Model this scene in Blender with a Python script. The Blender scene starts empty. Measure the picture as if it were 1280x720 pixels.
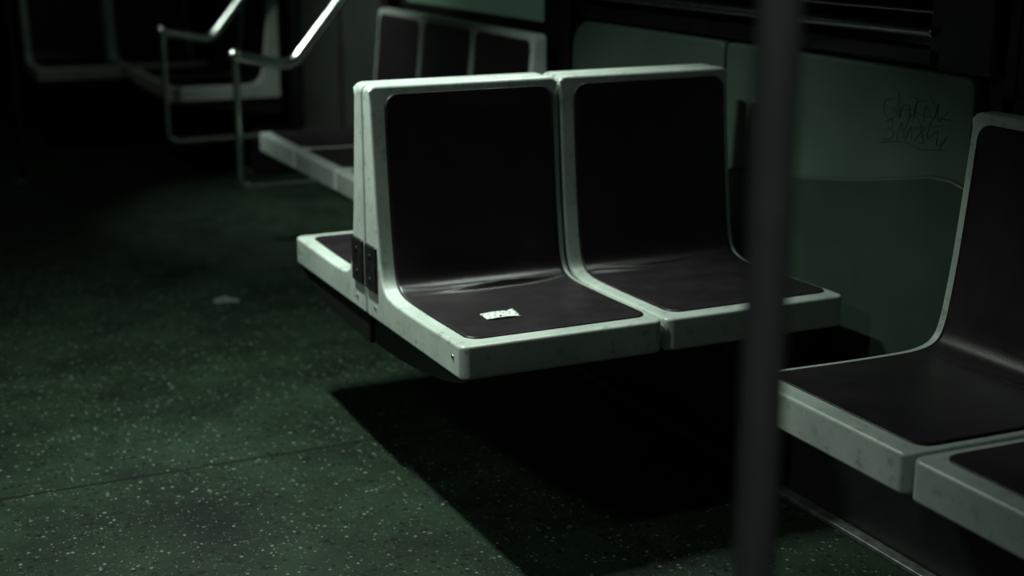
import bpy, bmesh, math, random
from mathutils import Vector, Matrix
random.seed(4)
D = bpy.data
scene = bpy.context.scene
col = scene.collection

# ------------------------------------------------------------------ materials
def new_mat(name):
    m = D.materials.new(name); m.use_nodes = True
    nt = m.node_tree
    b = nt.nodes['Principled BSDF']
    return m, nt, b

def N(nt, t, **kw):
    n = nt.nodes.new(t)
    for k, v in kw.items():
        setattr(n, k, v)
    return n

def mottled(name, c1, c2, rough=0.5, scale=6, metal=0.0, bump=0.1, bscale=120, bdist=0.001, spec=0.5, rvar=0.1, grime=None):
    m, nt, b = new_mat(name)
    L = nt.links.new
    tc = N(nt, 'ShaderNodeTexCoord')
    n1 = N(nt, 'ShaderNodeTexNoise'); n1.inputs['Scale'].default_value = scale
    n1.inputs['Detail'].default_value = 8; n1.inputs['Roughness'].default_value = .65
    L(tc.outputs['Object'], n1.inputs['Vector'])
    r = N(nt, 'ShaderNodeValToRGB')
    r.color_ramp.elements[0].position = .35; r.color_ramp.elements[0].color = (*c1, 1)
    r.color_ramp.elements[1].position = .65; r.color_ramp.elements[1].color = (*c2, 1)
    L(n1.outputs['Fac'], r.inputs['Fac'])
    out = r.outputs['Color']
    if grime:
        n3 = N(nt, 'ShaderNodeTexNoise'); n3.inputs['Scale'].default_value = 42
        n3.inputs['Detail'].default_value = 6; n3.inputs['Roughness'].default_value = .75
        L(tc.outputs['Object'], n3.inputs['Vector'])
        r3 = N(nt, 'ShaderNodeValToRGB')
        r3.color_ramp.elements[0].position = .32; r3.color_ramp.elements[0].color = (.75, .75, .75, 1)
        r3.color_ramp.elements[1].position = .45; r3.color_ramp.elements[1].color = (0, 0, 0, 1)
        L(n3.outputs['Fac'], r3.inputs['Fac'])
        mx = N(nt, 'ShaderNodeMix', data_type='RGBA'); mx.inputs[7].default_value = (*grime, 1)
        L(r3.outputs['Color'], mx.inputs[0]); L(out, mx.inputs[6]); out = mx.outputs[2]
    L(out, b.inputs['Base Color'])
    mr = N(nt, 'ShaderNodeMapRange')
    mr.inputs['To Min'].default_value = rough - rvar; mr.inputs['To Max'].default_value = rough + rvar
    L(n1.outputs['Fac'], mr.inputs['Value']); L(mr.outputs['Result'], b.inputs['Roughness'])
    n2 = N(nt, 'ShaderNodeTexNoise'); n2.inputs['Scale'].default_value = bscale
    n2.inputs['Detail'].default_value = 3
    L(tc.outputs['Object'], n2.inputs['Vector'])
    bp = N(nt, 'ShaderNodeBump'); bp.inputs['Strength'].default_value = bump; bp.inputs['Distance'].default_value = bdist
    L(n2.outputs['Fac'], bp.inputs['Height']); L(bp.outputs['Normal'], b.inputs['Normal'])
    b.inputs['Metallic'].default_value = metal
    b.inputs['Specular IOR Level'].default_value = spec
    return m

M_shell = mottled('seat_fiberglass', (.41, .465, .425), (.54, .60, .555), rough=.33, scale=7, bump=.2, bscale=260, grime=(.20, .235, .21), spec=.6)
M_pad = mottled('seat_vinyl_maroon', (.0100, .0070, .0088), (.0175, .0122, .0156), rough=.36, scale=14, bump=.5, bscale=420, bdist=.0010, spec=.5, rvar=.06)
M_dark = mottled('black_plastic', (.004, .005, .005), (.008, .009, .008), rough=.5, scale=8)
M_gap = mottled('rubber_gasket', (.003, .003, .003), (.005, .005, .005), rough=.7)
M_plate = mottled('hinge_metal', (.02, .022, .022), (.05, .052, .05), rough=.4, scale=60, metal=.6)
M_panel = mottled('green_wall_panel', (.054, .088, .066), (.068, .108, .082), rough=.5, scale=4, bump=.2, bscale=60)
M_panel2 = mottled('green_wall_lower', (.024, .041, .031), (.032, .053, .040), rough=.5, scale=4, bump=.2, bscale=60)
M_wall = mottled('wall_dark_green', (.006, .009, .0075), (.010, .014, .012), rough=.55, scale=3)
M_frame = mottled('window_frame_dark', (.006, .007, .007), (.012, .013, .012), rough=.35, scale=20, metal=.3)
M_rail = mottled('rail_dull_metal', (.30, .32, .32), (.40, .42, .42), rough=.35, scale=30, metal=1)
M_chrome = mottled('stainless_tube', (.82, .87, .84), (.88, .93, .90), rough=.25, scale=30, metal=1, rvar=.03, bump=.05)
M_pole = mottled('stanchion_steel', (.28, .30, .30), (.33, .35, .35), rough=.6, scale=30, metal=.2, rvar=.05, bump=.05)
M_pole2 = mottled('stanchion_dark', (.05, .055, .055), (.07, .075, .075), rough=.6, scale=30, metal=.2, rvar=.05, bump=.05)
M_strip = mottled('aluminium_strip', (.12, .13, .125), (.26, .28, .27), rough=.45, scale=40, metal=.8)
M_ceil = mottled('ceiling_laminate', (.10, .125, .11), (.13, .155, .14), rough=.6, scale=3)
M_scratch = mottled('marker_ink', (.012, .019, .015), (.018, .027, .021), rough=.6)
M_glassg = mottled('window_frosted_green', (.11, .19, .14), (.15, .24, .18), rough=.3, scale=2.5, bump=.05)
bg = M_glassg.node_tree.nodes['Principled BSDF']   # weak glow added to brighten the panes, no source behind them
bg.inputs['Emission Color'].default_value = (.28, .58, .38, 1); bg.inputs['Emission Strength'].default_value = .05
M_glassd, nt, b = new_mat('window_night_glass')
b.inputs['Base Color'].default_value = (.002, .003, .003, 1); b.inputs['Roughness'].default_value = .12

M_paper, nt, b = new_mat('printed_card')
L = nt.links.new
tc = N(nt, 'ShaderNodeTexCoord')
mp = N(nt, 'ShaderNodeMapping'); mp.inputs['Scale'].default_value = (110, 160, 1)
L(tc.outputs['Object'], mp.inputs['Vector'])
n1 = N(nt, 'ShaderNodeTexNoise'); n1.inputs['Scale'].default_value = 1; n1.inputs['Detail'].default_value = 1
L(mp.outputs['Vector'], n1.inputs['Vector'])
r = N(nt, 'ShaderNodeValToRGB'); r.color_ramp.elements[0].position = .40; r.color_ramp.elements[1].position = .45
r.color_ramp.elements[0].color = (.06, .07, .07, 1); r.color_ramp.elements[1].color = (.72, .75, .72, 1)
L(n1.outputs['Fac'], r.inputs['Fac']); L(r.outputs['Color'], b.inputs['Base Color'])
b.inputs['Roughness'].default_value = .5

# floor: speckled dark green rubber
M_floor, nt, b = new_mat('speckled_rubber_floor')
L = nt.links.new
tc = N(nt, 'ShaderNodeTexCoord')
wn = N(nt, 'ShaderNodeTexNoise'); wn.inputs['Scale'].default_value = 90; wn.inputs['Detail'].default_value = 2
L(tc.outputs['Object'], wn.inputs['Vector'])
vm = N(nt, 'ShaderNodeVectorMath', operation='MULTIPLY_ADD'); vm.inputs[1].default_value = (.008, .008, .008)
L(wn.outputs['Color'], vm.inputs[0]); L(tc.outputs['Object'], vm.inputs[2])
def flecks(scale, keep, rad):
    v = N(nt, 'ShaderNodeTexVoronoi'); v.inputs['Scale'].default_value = scale
    L(vm.outputs[0], v.inputs['Vector'])
    sep = N(nt, 'ShaderNodeSeparateColor'); L(v.outputs['Color'], sep.inputs['Color'])
    g = N(nt, 'ShaderNodeMath', operation='GREATER_THAN'); g.inputs[1].default_value = keep; L(sep.outputs['Red'], g.inputs[0])
    rr = N(nt, 'ShaderNodeMath', operation='MULTIPLY'); rr.inputs[1].default_value = rad; L(sep.outputs['Green'], rr.inputs[0])
    l = N(nt, 'ShaderNodeMath', operation='LESS_THAN'); L(v.outputs['Distance'], l.inputs[0]); L(rr.outputs[0], l.inputs[1])
    mu = N(nt, 'ShaderNodeMath', operation='MULTIPLY'); L(g.outputs[0], mu.inputs[0]); L(l.outputs[0], mu.inputs[1])
    return mu.outputs[0]
f1 = flecks(85, .72, .36); f2 = flecks(150, .62, .40); f3 = flecks(60, .5, .5)
big = N(nt, 'ShaderNodeTexNoise'); big.inputs['Scale'].default_value = 2.6; big.inputs['Detail'].default_value = 8; big.inputs['Roughness'].default_value = .7
L(tc.outputs['Object'], big.inputs['Vector'])
ramp = N(nt, 'ShaderNodeValToRGB')
ramp.color_ramp.elements[0].position = .36; ramp.color_ramp.elements[0].color = (.0028, .0070, .0038, 1)
ramp.color_ramp.elements[1].position = .68; ramp.color_ramp.elements[1].color = (.0130, .0290, .0145, 1)
L(big.outputs['Fac'], ramp.inputs['Fac'])
def mix(a, bcol, fac):
    mx = N(nt, 'ShaderNodeMix', data_type='RGBA')
    L(fac, mx.inputs[0]); L(a, mx.inputs[6]); mx.inputs[7].default_value = (*bcol, 1)
    return mx.outputs[2]
c = mix(ramp.outputs['Color'], (.0018, .003, .0022), f3)
c = mix(c, (.105, .13, .11), f1)
c = mix(c, (.052, .068, .055), f2)
sx = N(nt, 'ShaderNodeSeparateXYZ'); L(tc.outputs['Object'], sx.inputs[0])
pp = N(nt, 'ShaderNodeMath', operation='PINGPONG'); pp.inputs[1].default_value = .95
sub = N(nt, 'ShaderNodeMath', operation='SUBTRACT'); sub.inputs[1].default_value = 3.18
L(sx.outputs['Y'], sub.inputs[0]); L(sub.outputs[0], pp.inputs[0])
lt = N(nt, 'ShaderNodeMath', operation='LESS_THAN'); lt.inputs[1].default_value = .0050; L(pp.outputs[0], lt.inputs[0])
c = mix(c, (.0006, .001, .0007), lt.outputs[0])
L(c, b.inputs['Base Color'])
mr = N(nt, 'ShaderNodeMapRange'); mr.inputs['To Min'].default_value = .45; mr.inputs['To Max'].default_value = .8
L(big.outputs['Fac'], mr.inputs['Value']); L(mr.outputs['Result'], b.inputs['Roughness'])
bn = N(nt, 'ShaderNodeTexNoise'); bn.inputs['Scale'].default_value = 55; bn.inputs['Detail'].default_value = 4
L(tc.outputs['Object'], bn.inputs['Vector'])
bp = N(nt, 'ShaderNodeBump'); bp.inputs['Strength'].default_value = .6; bp.inputs['Distance'].default_value = .003
L(bn.outputs['Fac'], bp.inputs['Height']); L(bp.outputs['Normal'], b.inputs['Normal'])
b.inputs['Specular IOR Level'].default_value = .2

# ------------------------------------------------------------------ helpers
def empty(name, loc=(0, 0, 0), rz=0):
    o = D.objects.new(name, None); col.objects.link(o)
    o.location = loc; o.rotation_euler = (0, 0, rz); o.empty_display_size = .1
    return o

def finish(bm, name, mat, parent=None, smooth=True, wn=True):
    bmesh.ops.recalc_face_normals(bm, faces=bm.faces[:])
    me = D.meshes.new(name); bm.to_mesh(me); bm.free()
    me.materials.append(mat)
    if smooth:
        me.polygons.foreach_set('use_smooth', [True] * len(me.polygons))
        me.set_sharp_from_angle(angle=math.radians(50))
    o = D.objects.new(name, me); col.objects.link(o)
    if parent: o.parent = parent
    if smooth and wn:
        w = o.modifiers.new('wn', 'WEIGHTED_NORMAL'); w.keep_sharp = True
    return o

def box(name, x0, x1, y0, y1, z0, z1, mat, parent=None, bev=0.0, seg=3):
    bm = bmesh.new()
    bmesh.ops.create_cube(bm, size=1)
    for v in bm.verts:
        v.co = Vector(((x0 + x1) / 2 + v.co.x * (x1 - x0), (y0 + y1) / 2 + v.co.y * (y1 - y0), (z0 + z1) / 2 + v.co.z * (z1 - z0)))
    if bev > 0:
        bmesh.ops.bevel(bm, geom=bm.edges[:], offset=bev, segments=seg, affect='EDGES', profile=.5)
    return finish(bm, name, mat, parent, smooth=bev > 0)

def prism(name, pts, axis, a0, a1, mat, parent=None, bev=0.0, seg=3):
    bm = bmesh.new()
    def P(p, a):
        return (a, p[0], p[1]) if axis == 'x' else (p[0], a, p[1])
    A = [bm.verts.new(P(p, a0)) for p in pts]; B = [bm.verts.new(P(p, a1)) for p in pts]
    n = len(pts)
    bm.faces.new(A); bm.faces.new(B[::-1])
    for i in range(n):
        bm.faces.new((A[i], B[i], B[(i + 1) % n], A[(i + 1) % n]))
    bmesh.ops.recalc_face_normals(bm, faces=bm.faces[:])
    if bev > 0:
        es = [e for e in bm.edges if len(e.link_faces) == 2 and e.calc_face_angle(0) > math.radians(40)]
        bmesh.ops.bevel(bm, geom=es, offset=bev, segments=seg, affect='EDGES', profile=.5)
    return finish(bm, name, mat, parent)

def tube(name, pts, rad, mat, parent=None, cyclic=False, res=6):
    cu = D.curves.new(name, 'CURVE'); cu.dimensions = '3D'
    sp = cu.splines.new('POLY'); sp.points.add(len(pts) - 1)
    for i, p in enumerate(pts): sp.points[i].co = (*p, 1)
    sp.use_cyclic_u = cyclic
    cu.bevel_depth = rad; cu.bevel_resolution = res; cu.use_fill_caps = True
    t = D.objects.new('tmp', cu); col.objects.link(t)
    dg = bpy.context.evaluated_depsgraph_get()
    me = D.meshes.new_from_object(t.evaluated_get(dg))
    D.objects.remove(t); 
    me.name = name; me.materials.clear(); me.materials.append(mat)
    me.polygons.foreach_set('use_smooth', [True] * len(me.polygons))
    me.set_sharp_from_angle(angle=math.radians(50))
    o = D.objects.new(name, me); col.objects.link(o)
    if parent: o.parent = parent
    return o

def rounded_path(pts, r, n=8):
    P = [Vector(p) for p in pts]; out = [P[0]]
    for i in range(1, len(P) - 1):
        a = (P[i - 1] - P[i]); b_ = (P[i + 1] - P[i])
        d = min(r, a.length * .49, b_.length * .49)
        s = P[i] + a.normalized() * d; e = P[i] + b_.normalized() * d
        for k in range(n + 1):
            t = k / n
            out.append(s * (1 - t) ** 2 + P[i] * 2 * t * (1 - t) + e * t ** 2)
    out.append(P[-1]); return out

def lathe(name, prof, loc, mat, parent=None, seg=32):
    bm = bmesh.new(); rings = []
    for (r_, z) in prof:
        rings.append([bm.verts.new((loc[0] + r_ * math.cos(2 * math.pi * k / seg), loc[1] + r_ * math.sin(2 * math.pi * k / seg), loc[2] + z)) for k in range(seg)])
    for a, b_ in zip(rings[:-1], rings[1:]):
        for k in range(seg):
            bm.faces.new((a[k], a[(k + 1) % seg], b_[(k + 1) % seg], b_[k]))
    bm.faces.new(rings[0]); bm.faces.new(rings[-1])
    return finish(bm, name, mat, parent, wn=False)

# ------------------------------------------------------------------ seats
FRONT = [(.048, .90), (.053, .85), (.059, .78), (.067, .70), (.077, .61), (.089, .53), (.096, .497),
         (.104, .476), (.117, .461), (.138, .452), (.175, .447), (.25, .446), (.35, .447), (.45, .449), (.543, .45)]

def resample(poly, s):
    acc = 0
    for a, b_ in zip(poly[:-1], poly[1:]):
        l = math.dist(a, b_)
        if acc + l >= s:
            t = (s - acc) / l
            return (a[0] + (b_[0] - a[0]) * t, a[1] + (b_[1] - a[1]) * t)
        acc += l
    return poly[-1]

def catmull(P, n=8):
    out = []
    for i in range(len(P) - 1):
        p0 = P[max(i - 1, 0)]; p1 = P[i]; p2 = P[i + 1]; p3 = P[min(i + 2, len(P) - 1)]
        for k in range(n):
            t = k / n
            out.append(tuple(.5 * (2 * p1[j] + (p2[j] - p0[j]) * t + (2 * p0[j] - 5 * p1[j] + 4 * p2[j] - p3[j]) * t * t + (3 * p1[j] - p0[j] - 3 * p2[j] + p3[j]) * t ** 3) for j in (0, 1)))
    out.append(P[-1]); return out
FS = catmull(FRONT)
FLEN = sum(math.dist(a, b_) for a, b_ in zip(FS[:-1], FS[1:]))

def seat(parent, x0, w, tag, rim_l=.036, rim_r=.018, crease=.0105):
    g = .003
    bm = bmesh.new()
    prof = [(.004, .378)] + [(.004, .90)] + catmull(FRONT, 3) + [(.543, .380)]
    A = [bm.verts.new((x0 + g, -d, z)) for d, z in prof]
    B = [bm.verts.new((x0 + w - g, -d, z)) for d, z in prof]
    n = len(prof)
    bm.faces.new(A); bm.faces.new(B[::-1])
    for i in range(n):
        bm.faces.new((A[i], B[i], B[(i + 1) % n], A[(i + 1) % n]))
    bmesh.ops.recalc_face_normals(bm, faces=bm.faces[:])
    es = []
    for e in bm.edges:
        a, b_ = e.verts[0].co, e.verts[1].co
        if abs(a.x - b_.x) < 1e-6:
            if abs(a.y + .543) < 1e-4 and abs(b_.y + .543) < 1e-4: es.append(e)
            elif a.z > .899 and b_.z > .899: es.append(e)
    bmesh.ops.bevel(bm, geom=es, offset=.020, segments=5, affect='EDGES', profile=.5)
    es = [e for e in bm.edges if len(e.link_faces) == 2 and e.calc_face_angle(0) > math.radians(40)]
    bmesh.ops.bevel(bm, geom=es, offset=.007, segments=3, affect='EDGES', profile=.5)
    finish(bm, 'shell_' + tag, M_shell, parent)
    # upholstered pad with the sat-in folds where seat meets back
    s0, s1 = .020, FLEN - .040
    r = .030; NC = 44
    sc0 = FLEN - .402
    ss = [s0 + q for q in [0, .0008, .002, .004, .007, .011, .016, .022, .030]]
    s = s0 + .030
    while s < s1 - .032:
        s += .0013 if abs(s - sc0) < .060 else .008
        if s < s1 - .031: ss.append(s)
    ss += [s1 - q for q in [.030, .022, .016, .011, .007, .004, .002, .0008, 0]]
    rows = []
    bm = bmesh.new()
    ph = x0 * 9
    for s in ss:
        q = min(s - s0, s1 - s)
        shrink = r - math.sqrt(max(r * r - (r - q) ** 2, 0)) if q < r else 0
        xa = x0 + rim_l + shrink; xb = x0 + w - rim_r - shrink
        p = resample(FS, s); pa = resample(FS, max(s - .006, 0)); pb = resample(FS, min(s + .006, FLEN))
        t = Vector((0, -(pb[0] - pa[0]), pb[1] - pa[1])).normalized()
        nrm = Vector((1, 0, 0)).cross(t)
        if nrm.dot(Vector((0, -1, 1))) < 0: nrm = -nrm
        row = []
        for k in range(NC + 1):
            u = k / NC
            x = xa + (xb - xa) * u
            sc = sc0 + .024 * math.sin(math.pi * u * .9) - .022 * u + .004 * math.sin(9 * u + ph)
            edge = math.sin(math.pi * min(u * 1.01, 1)) ** .6 if 0 < u < 1 else 0
            amp = crease * edge * (.55 + .45 * math.sin(4.2 * u + 5.0 + ph))
            amp2 = crease * edge * (.5 + .5 * math.sin(5.5 * u + 1.2 + ph))
            fade = min(q / .05, 1)
            dome = .0022 * (1 - (2 * u - 1) ** 4) * fade
            h = .0030 + dome + amp * math.exp(-abs((s - sc) / .0058) ** 1.6) \
                - amp * .35 * math.exp(-((s - sc - .013) / .006) ** 2) \
                + amp2 * .55 * math.exp(-abs((s - sc + .024 - .012 * u) / .0045) ** 1.6)
            row.append(bm.verts.new(Vector((x, -p[0], p[1])) + nrm * h))
        rows.append(row)
    for a, b_ in zip(rows[:-1], rows[1:]):
        for k in range(NC):
            bm.faces.new((a[k], a[k + 1], b_[k + 1], b_[k]))
    pad = finish(bm, 'pad_' + tag, M_pad, parent, wn=False)
    me = pad.data
    if sum((p.normal.z - p.normal.y) for p in me.polygons) < 0:
        me.flip_normals()
    so = pad.modifiers.new('thick', 'SOLIDIFY'); so.thickness = .008; so.offset = -1

def double_seat(loc, rz, w=.461, plate_side='l', reach=.10):
    root = empty('subway_double_seat', loc, rz)
    if plate_side == 'l':
        seat(root, 0, w, '1'); seat(root, w, w, '2')
    else:
        seat(root, 0, w, '1', .018, .036); seat(root, w, w, '2', .018, .036)
    W = 2 * w
    box('gap_filler', w - .004, w + .004, -.50, -.006, .385, .44, M_gap, root)
    prof = [(-.004, .384), (-.53, .384), (-.52, .368), (-.44, .345), (-.30, .322), (-.15, .310), (-.004, .306)]
    prism('under_pan', prof, 'x', .02, W - .01, M_dark, root, bev=.006)
    a0, a1 = (-.0035, .006) if plate_side == 'l' else (W - .006, W + .0035)
    box('hinge_plate', a0, a1, -.078, -.010, .445, .548, M_plate, root, bev=.004)
    xx = -.0035 if plate_side == 'l' else W + .0035
    for i, (yy, zz) in enumerate([(-.044, .47), (-.044, .523)]):
        bm = bmesh.new(); bmesh.ops.create_uvsphere(bm, u_segments=12, v_segments=8, radius=.006)
        for v in bm.verts: v.co = Vector((v.co.x * .4 + xx, v.co.y + yy, v.co.z + zz))
        finish(bm, 'rivet_%d' % i, M_dark, root, wn=False)
    x3 = .002 if plate_side == 'l' else W - .002
    for i, (yy, zz) in enumerate([(-.06, .408), (-.50, .42)]):
        bm = bmesh.new(); bmesh.ops.create_uvsphere(bm, u_segments=12, v_segments=8, radius=.005)
        for v in bm.verts: v.co = Vector((v.co.x * .3 + x3, v.co.y + yy, v.co.z + zz))
        finish(bm, 'bolt_%d' % i, M_chrome, root, wn=False)
    b0, b1 = (W - .15, W + reach) if plate_side == 'l' else (-reach, .15)
    box('wall_bracket', b0, b1, -.40, -.05, .27, .36, M_dark, root, bev=.008)
    return root

def bench(loc, rz, n=3, w=.455):
    root = empty('subway_bench', loc, rz)
    for i in range(n): seat(root, i * w, w, str(i + 1), .026, .022, .003)
    for i in range(1, n):
        box('gap_filler_%d' % i, i * w - .004, i * w + .004, -.50, -.006, .385, .44, M_gap, root)
    prof = [(-.004, .384), (-.50, .384), (-.49, .372), (-.30, .33), (-.004, .29)]
    prism('under_pan', prof, 'x', .02, n * w - .02, M_dark, root, bev=.006)
    box('wall_bracket', .06, n * w - .06, -.06, .098, .30, .37, M_dark, root)
    return root

SX = 1.044; JY = 2.992
double_seat((SX, JY, 0), 0, reach=.070)
double_seat((SX + .922, JY, 0), math.pi, plate_side='r', reach=.070)
bench((1.99, 2.085, 0), -math.pi / 2, 3)
bench((1.99, 5.32, 0), -math.pi / 2, 3)
bench((1.99, 7.75, 0), -math.pi / 2, 2)
double_seat((SX - .05, 8.50, 0), 0, reach=.15)

# ------------------------------------------------------------------ room shell
XW = 2.09; XL = -.95; Y0 = -1.6; Y1 = 11.5; ZC = 2.2
XF = XW - .002
box('floor', XL - .1, XW + .1, Y0 - .1, Y1 + .1, -.05, 0, M_floor)
box('ceiling', XL - .1, XW + .1, Y0 - .1, Y1 + .1, ZC, ZC + .05, M_ceil)
box('wall_right', XW, XW + .08, Y0, Y1, 0, ZC, M_wall)
box('wall_left', XL - .08, XL, Y0, Y1, 0, ZC, M_wall)
box('wall_back', XL, XW, Y1, Y1 + .08, 0, ZC, M_wall)
box('wall_front', XL, XW, Y0 - .08, Y0, 0, ZC, M_wall)

def heater(y0, y1):
    return prism('heater_cover', [(XF, .0), (1.852, .0), (1.852, .20), (1.88, .24), (XF, .26)], 'y', y0, y1, M_dark, bev=.006)
heater(.2, 5.4); heater(6.9, 11.4)
box('trim_1', 1.820, 1.85, .2, 5.4, 0, .012, M_strip, bev=.003)
box('trim_2', 1.820, 1.85, 6.9, 11.4, 0, .012, M_strip, bev=.003)

def rrect(y0, y1, z0, z1, r_tl, r_tr, n=7):
    pts = [(y0, z0), (y1, z0)]
    for k in range(n + 1):
        a = math.pi / 2 * k / n
        pts.append((y1 - r_tr + r_tr * math.cos(a), z1 - r_tr + r_tr * math.sin(a)))
    for k in range(n + 1):
        a = math.pi / 2 + math.pi / 2 * k / n
        pts.append((y0 + r_tl + r_tl * math.cos(a), z1 - r_tl + r_tl * math.sin(a)))
    return pts
wp = empty('moulded_side_panel')
prism('panel_upper_1', rrect(2.20, 3.085, .28, .944, .03, .02), 'x', 2.05, XF, M_panel, wp, bev=.008)
prism('panel_upper_2', rrect(3.095, 3.92, .28, .944, .02, .09), 'x', 2.05, XF, M_panel, wp, bev=.008)
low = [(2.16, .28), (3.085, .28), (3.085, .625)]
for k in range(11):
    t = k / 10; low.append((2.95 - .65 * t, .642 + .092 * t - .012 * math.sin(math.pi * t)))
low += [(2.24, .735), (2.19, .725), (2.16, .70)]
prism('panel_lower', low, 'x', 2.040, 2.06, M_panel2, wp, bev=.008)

for i, (a, b_) in enumerate([(2.14, 2.30), (3.93, 4.08), (5.42, 5.56), (6.74, 6.88)]):
    z0 = .95 if i == 0 else .27
    box('trim_%d' % (i + 3), 2.035, XW, a, b_, z0, ZC, M_frame, bev=.01)

def window(name, y0, y1, z0, z1, glass, rail=True):
    root = empty(name)
    f = .035
    box('sill', 2.055, XW, y0, y1, z0, z0 + f, M_frame, root, bev=.004)
    box('head', 2.055, XW, y0, y1, z1 - f, z1, M_frame, root, bev=.004)
    box('jamb_1', 2.055, XW, y0, y0 + f, z0, z1, M_frame, root, bev=.004)
    box('jamb_2', 2.055, XW, y1 - f, y1, z0, z1, M_frame, root, bev=.004)
    box('pane', 2.078, XW, y0 + f, y1 - f, z0 + f, z1 - f, glass, root)
    if rail:
        box('lower_rail', 2.035, 2.078, y0 + .01, y1 - .01, 1.014, 1.032, M_rail, root, bev=.006)
        box('upper_rail', 2.055, 2.078, y0 + .01, y1 - .01, 1.060, 1.068, M_rail, root, bev=.003)
    return root
window('window_1', 2.31, 3.92, .955, 1.80, M_glassd)
window('window_2', .70, 2.13, .885, 1.80, M_glassg, rail=False)
window('window_3', 4.09, 5.41, .885, 1.80, M_glassg, rail=False)
window('window_4', 6.90, 9.6, .955, 1.80, M_glassd, rail=False)

dr = empty('door_1')
for i, (a, b_) in enumerate([(5.57, 6.145), (6.155, 6.73)]):
    box('leaf_%d' % i, 2.06, XF, a, b_, .01, 2.0, M_wall, dr, bev=.006)
    box('leaf_glass_%d' % i, 2.052, 2.062, a + .12, b_ - .12, .95, 1.7, M_glassd, dr, bev=.003)
    box('leaf_gasket_%d' % i, 2.050, 2.062, (b_ - .02) if i == 0 else a, b_ if i == 0 else a + .02, .01, 2.0, M_gap, dr)

# ------------------------------------------------------------------ grab rails at the doorway
def grab_rail(y):
    root = empty('grab_rail', (0, y, 0))
    R = .014
    tube('post', rounded_path([(2.085, 0, .205), (1.42, 0, .205), (1.42, 0, .722)], .05), R, M_chrome, root)
    tube('hand_bar', rounded_path([(1.42, 0, .718), (1.645, 0, .675), (1.88, 0, .955), (1.88, 0, 1.25), (2.085, 0, 1.40)], .045), R * 1.6, M_chrome, root)
    lathe('ball_joint', [(.002, -.026), (.012, -.023), (.022, -.012), (.026, 0), (.022, .012), (.012, .023), (.002, .026)], (1.42, 0, .722), M_chrome, root)
    return root
grab_rail(5.50); grab_rail(6.80)

def stanchion(x, y, r_, mat):
    root = empty('stanchion_pole', (x, y, 0))
    lathe('tube', [(r_, .0), (r_, ZC)], (0, 0, 0), mat, root, 48)
    lathe('floor_flange', [(r_ + .03, 0), (r_ + .03, .006), (r_ + .012, .014), (r_ + .003, .03), (r_ + .001, .03)], (0, 0, 0), mat, root, 48)
    lathe('ceiling_flange', [(r_ + .001, ZC - .03), (r_ + .003, ZC - .03), (r_ + .012, ZC - .014), (r_ + .03, ZC - .006), (r_ + .03, ZC)], (0, 0, 0), mat, root, 48)
stanchion(.655, .915, .0178, M_pole)
stanchion(.79, 7.15, .0165, M_pole2)

# ------------------------------------------------------------------ card on the seat
bm = bmesh.new()
nx, ny = 12, 6; cw, ch = .074, .044
g = [[bm.verts.new(((i / nx - .5) * cw, (j / ny - .5) * ch, .0022 * math.sin(i / nx * 3.1) + (.004 * max(0, i / nx - .75) / .25) * (j / ny))) for i in range(nx + 1)] for j in range(ny + 1)]
for j in range(ny):
    for i in range(nx): bm.faces.new((g[j][i], g[j][i + 1], g[j + 1][i + 1], g[j + 1][i]))
card = finish(bm, 'paper_ticket', M_paper, wn=False)
card.location = (1.205, 2.612, .4545); card.rotation_euler = (0, 0, math.radians(-3))
so = card.modifiers.new('t', 'SOLIDIFY'); so.thickness = .0006

bm = bmesh.new()
c0 = bm.verts.new((0, 0, .004)); ring = []
for k in range(14):
    a = 2 * math.pi * k / 14; rr = .042 * random.uniform(.6, 1.2)
    ring.append(bm.verts.new((rr * math.cos(a) * 1.2, rr * math.sin(a), random.uniform(.001, .006))))
for k in range(14): bm.faces.new((c0, ring[k], ring[(k + 1) % 14]))
M_scrap = mottled('dirty_paper', (.05, .07, .055), (.12, .15, .13), rough=.8, scale=30)
sc = finish(bm, 'paper_scrap', M_scrap, wn=False); sc.location = (1.12, 4.62, .0)

# ------------------------------------------------------------------ graffiti tag on the panel
gr = empty('graffiti_tag')
def stroke(pts, i):
    P = [(2.0495, y, z) for y, z in catmull(pts, 6)]
    tube('stroke_%d' % i, P, .00065, M_scratch, gr, res=2)
def G(l): return [(2.470 - (u + random.uniform(-.02, .02)) * .210, .780 + (v + .10 * u + random.uniform(-.03, .03)) * .104) for u, v in l]
strokes = [
    [(.16, .95), (.03, .88), (.0, .62), (.10, .5), (.2, .6), (.12, .72), (.24, .70)],
    [(.22, 1.05), (.26, .8), (.25, .55), (.31, .75), (.40, .8), (.41, .58)],
    [(.38, 1.0), (.5, .96), (.46, .55), (.5, .85), (.62, .92)],
    [(.60, .55), (.66, .85), (.74, .58), (.82, .9), (.84, .55), (.97, .75)],
    [(.04, .40), (.14, .46), (.17, .34), (.06, .28), (.18, .22), (.14, .06), (.02, .08)],
    [(.24, .1), (.30, .42), (.36, .14), (.46, .40), (.45, .12)],
    [(.50, .38), (.62, .40), (.52, .14), (.66, .12), (.60, .30)],
    [(.72, .42), (.70, .14), (.84, .36), (.82, .06), (.95, .28), (.88, .0)],
    [(.0, -.02), (.35, .04), (.6, -.04), (.98, .02)],
    [(.1, .62), (.4, .70), (.65, .66), (1.0, .60)],
    [(.33, .30), (.42, .62), (.55, .48), (.62, .20)],
    [(.70, 1.0), (.78, .72), (.72, .44), (.9, .48)],
]
for i, s in enumerate(strokes): stroke(G(s), i)

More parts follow.
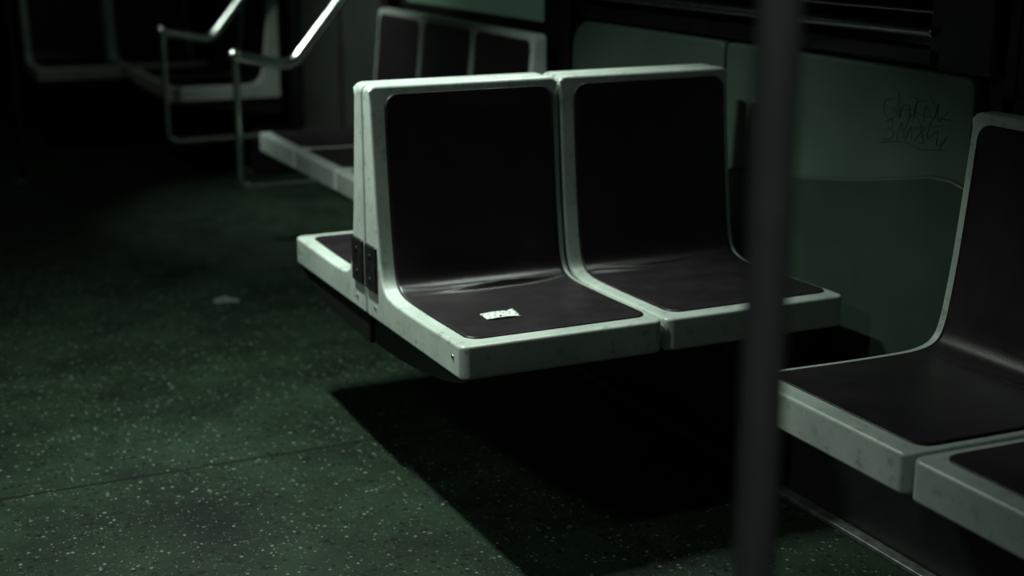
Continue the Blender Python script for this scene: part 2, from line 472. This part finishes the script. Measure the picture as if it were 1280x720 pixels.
# ------------------------------------------------------------------ ceiling lamps and added fill lights
M_lens = mottled('lamp_lens', (.5, .55, .52), (.55, .6, .57), rough=.4)
def lamp_fixture(x, y0, y1):
    root = empty('ceiling_lamp')
    box('housing', x - .09, x + .09, y0, y1, ZC - .03, ZC, M_frame, root, bev=.008)
    box('lens', x - .06, x + .06, y0 + .03, y1 - .03, ZC - .042, ZC - .03, M_lens, root, bev=.004)
lamp_fixture(.66, 2.8, 3.7)
lamp_fixture(-.55, 1.9, 2.9)
lamp_fixture(.1, -.2, .6)  # unseen housing, added to go with the pole fill
lamp_fixture(.5, 5.6, 6.6)  # unseen housing, added to go with the rail fill
lamp_fixture(.7, 7.0, 7.8)  # unseen housing, added to go with the far-seat fill
lamp_fixture(1.90, 2.8, 3.4)  # unseen housing, added to go with the crease fill

def area(name, loc, sx, sy, power, colr, spread=180, aim=None):
    l = D.lights.new(name, 'AREA'); l.shape = 'RECTANGLE'; l.size = sx; l.size_y = sy
    l.energy = power; l.color = colr; l.spread = math.radians(spread)
    o = D.objects.new(name, l); col.objects.link(o); o.location = loc
    if aim: o.rotation_euler = Vector(aim).to_track_quat('-Z', 'Y').to_euler()
    return o
GC = (.85, 1.0, .88)
area('lamp_main', (.66, 3.24, 2.14), .06, .32, 25.0, GC, 108)
area('lamp_near', (-.55, 2.35, 2.14), .10, .4, 2.4, (.85, 1, .89), 56, aim=(1.6, .1, -1.7))
area('fill_pole', (.1, .2, 2.14), .10, .3, .40, (.85, 1, .91), 70, aim=(.5, .7, -1.4))  # added fill that lifts the near pole and front rims
area('fill_rails', (.5, 6.0, 2.14), .08, .4, 10.5, GC, 60, aim=(1.2, -.1, -1.30))  # added light aimed to put bright highlights on the grab rails
area('fill_far_seats', (.7, 7.3, 2.14), .08, .4, .8, GC, 120)  # added fill that dimly brightens the seats at the far end
area('fill_crease', (1.90, 3.10, 2.14), .05, .20, 1.6, GC, 50, aim=(-.7, -.3, -1.65))  # added light placed to draw a sheen along the pad crease

w = D.worlds.new('World'); scene.world = w; w.use_nodes = True
w.node_tree.nodes['Background'].inputs[0].default_value = (.2, .4, .3, 1)
w.node_tree.nodes['Background'].inputs[1].default_value = .002

# ------------------------------------------------------------------ camera
cam = D.cameras.new('camera'); co = D.objects.new('camera', cam); col.objects.link(co)
cam.sensor_width = 36; cam.lens = 1805 / 1280 * 36
co.location = (0, 0, 1.27)
co.rotation_euler = (math.radians(90 - 14.75), 0, math.radians(-25.25))
cam.dof.use_dof = True; cam.dof.focus_distance = 2.72; cam.dof.aperture_fstop = 2.2
cam.clip_start = .05
scene.camera = co
scene.view_settings.view_transform = 'Standard'
scene.view_settings.look = 'None'
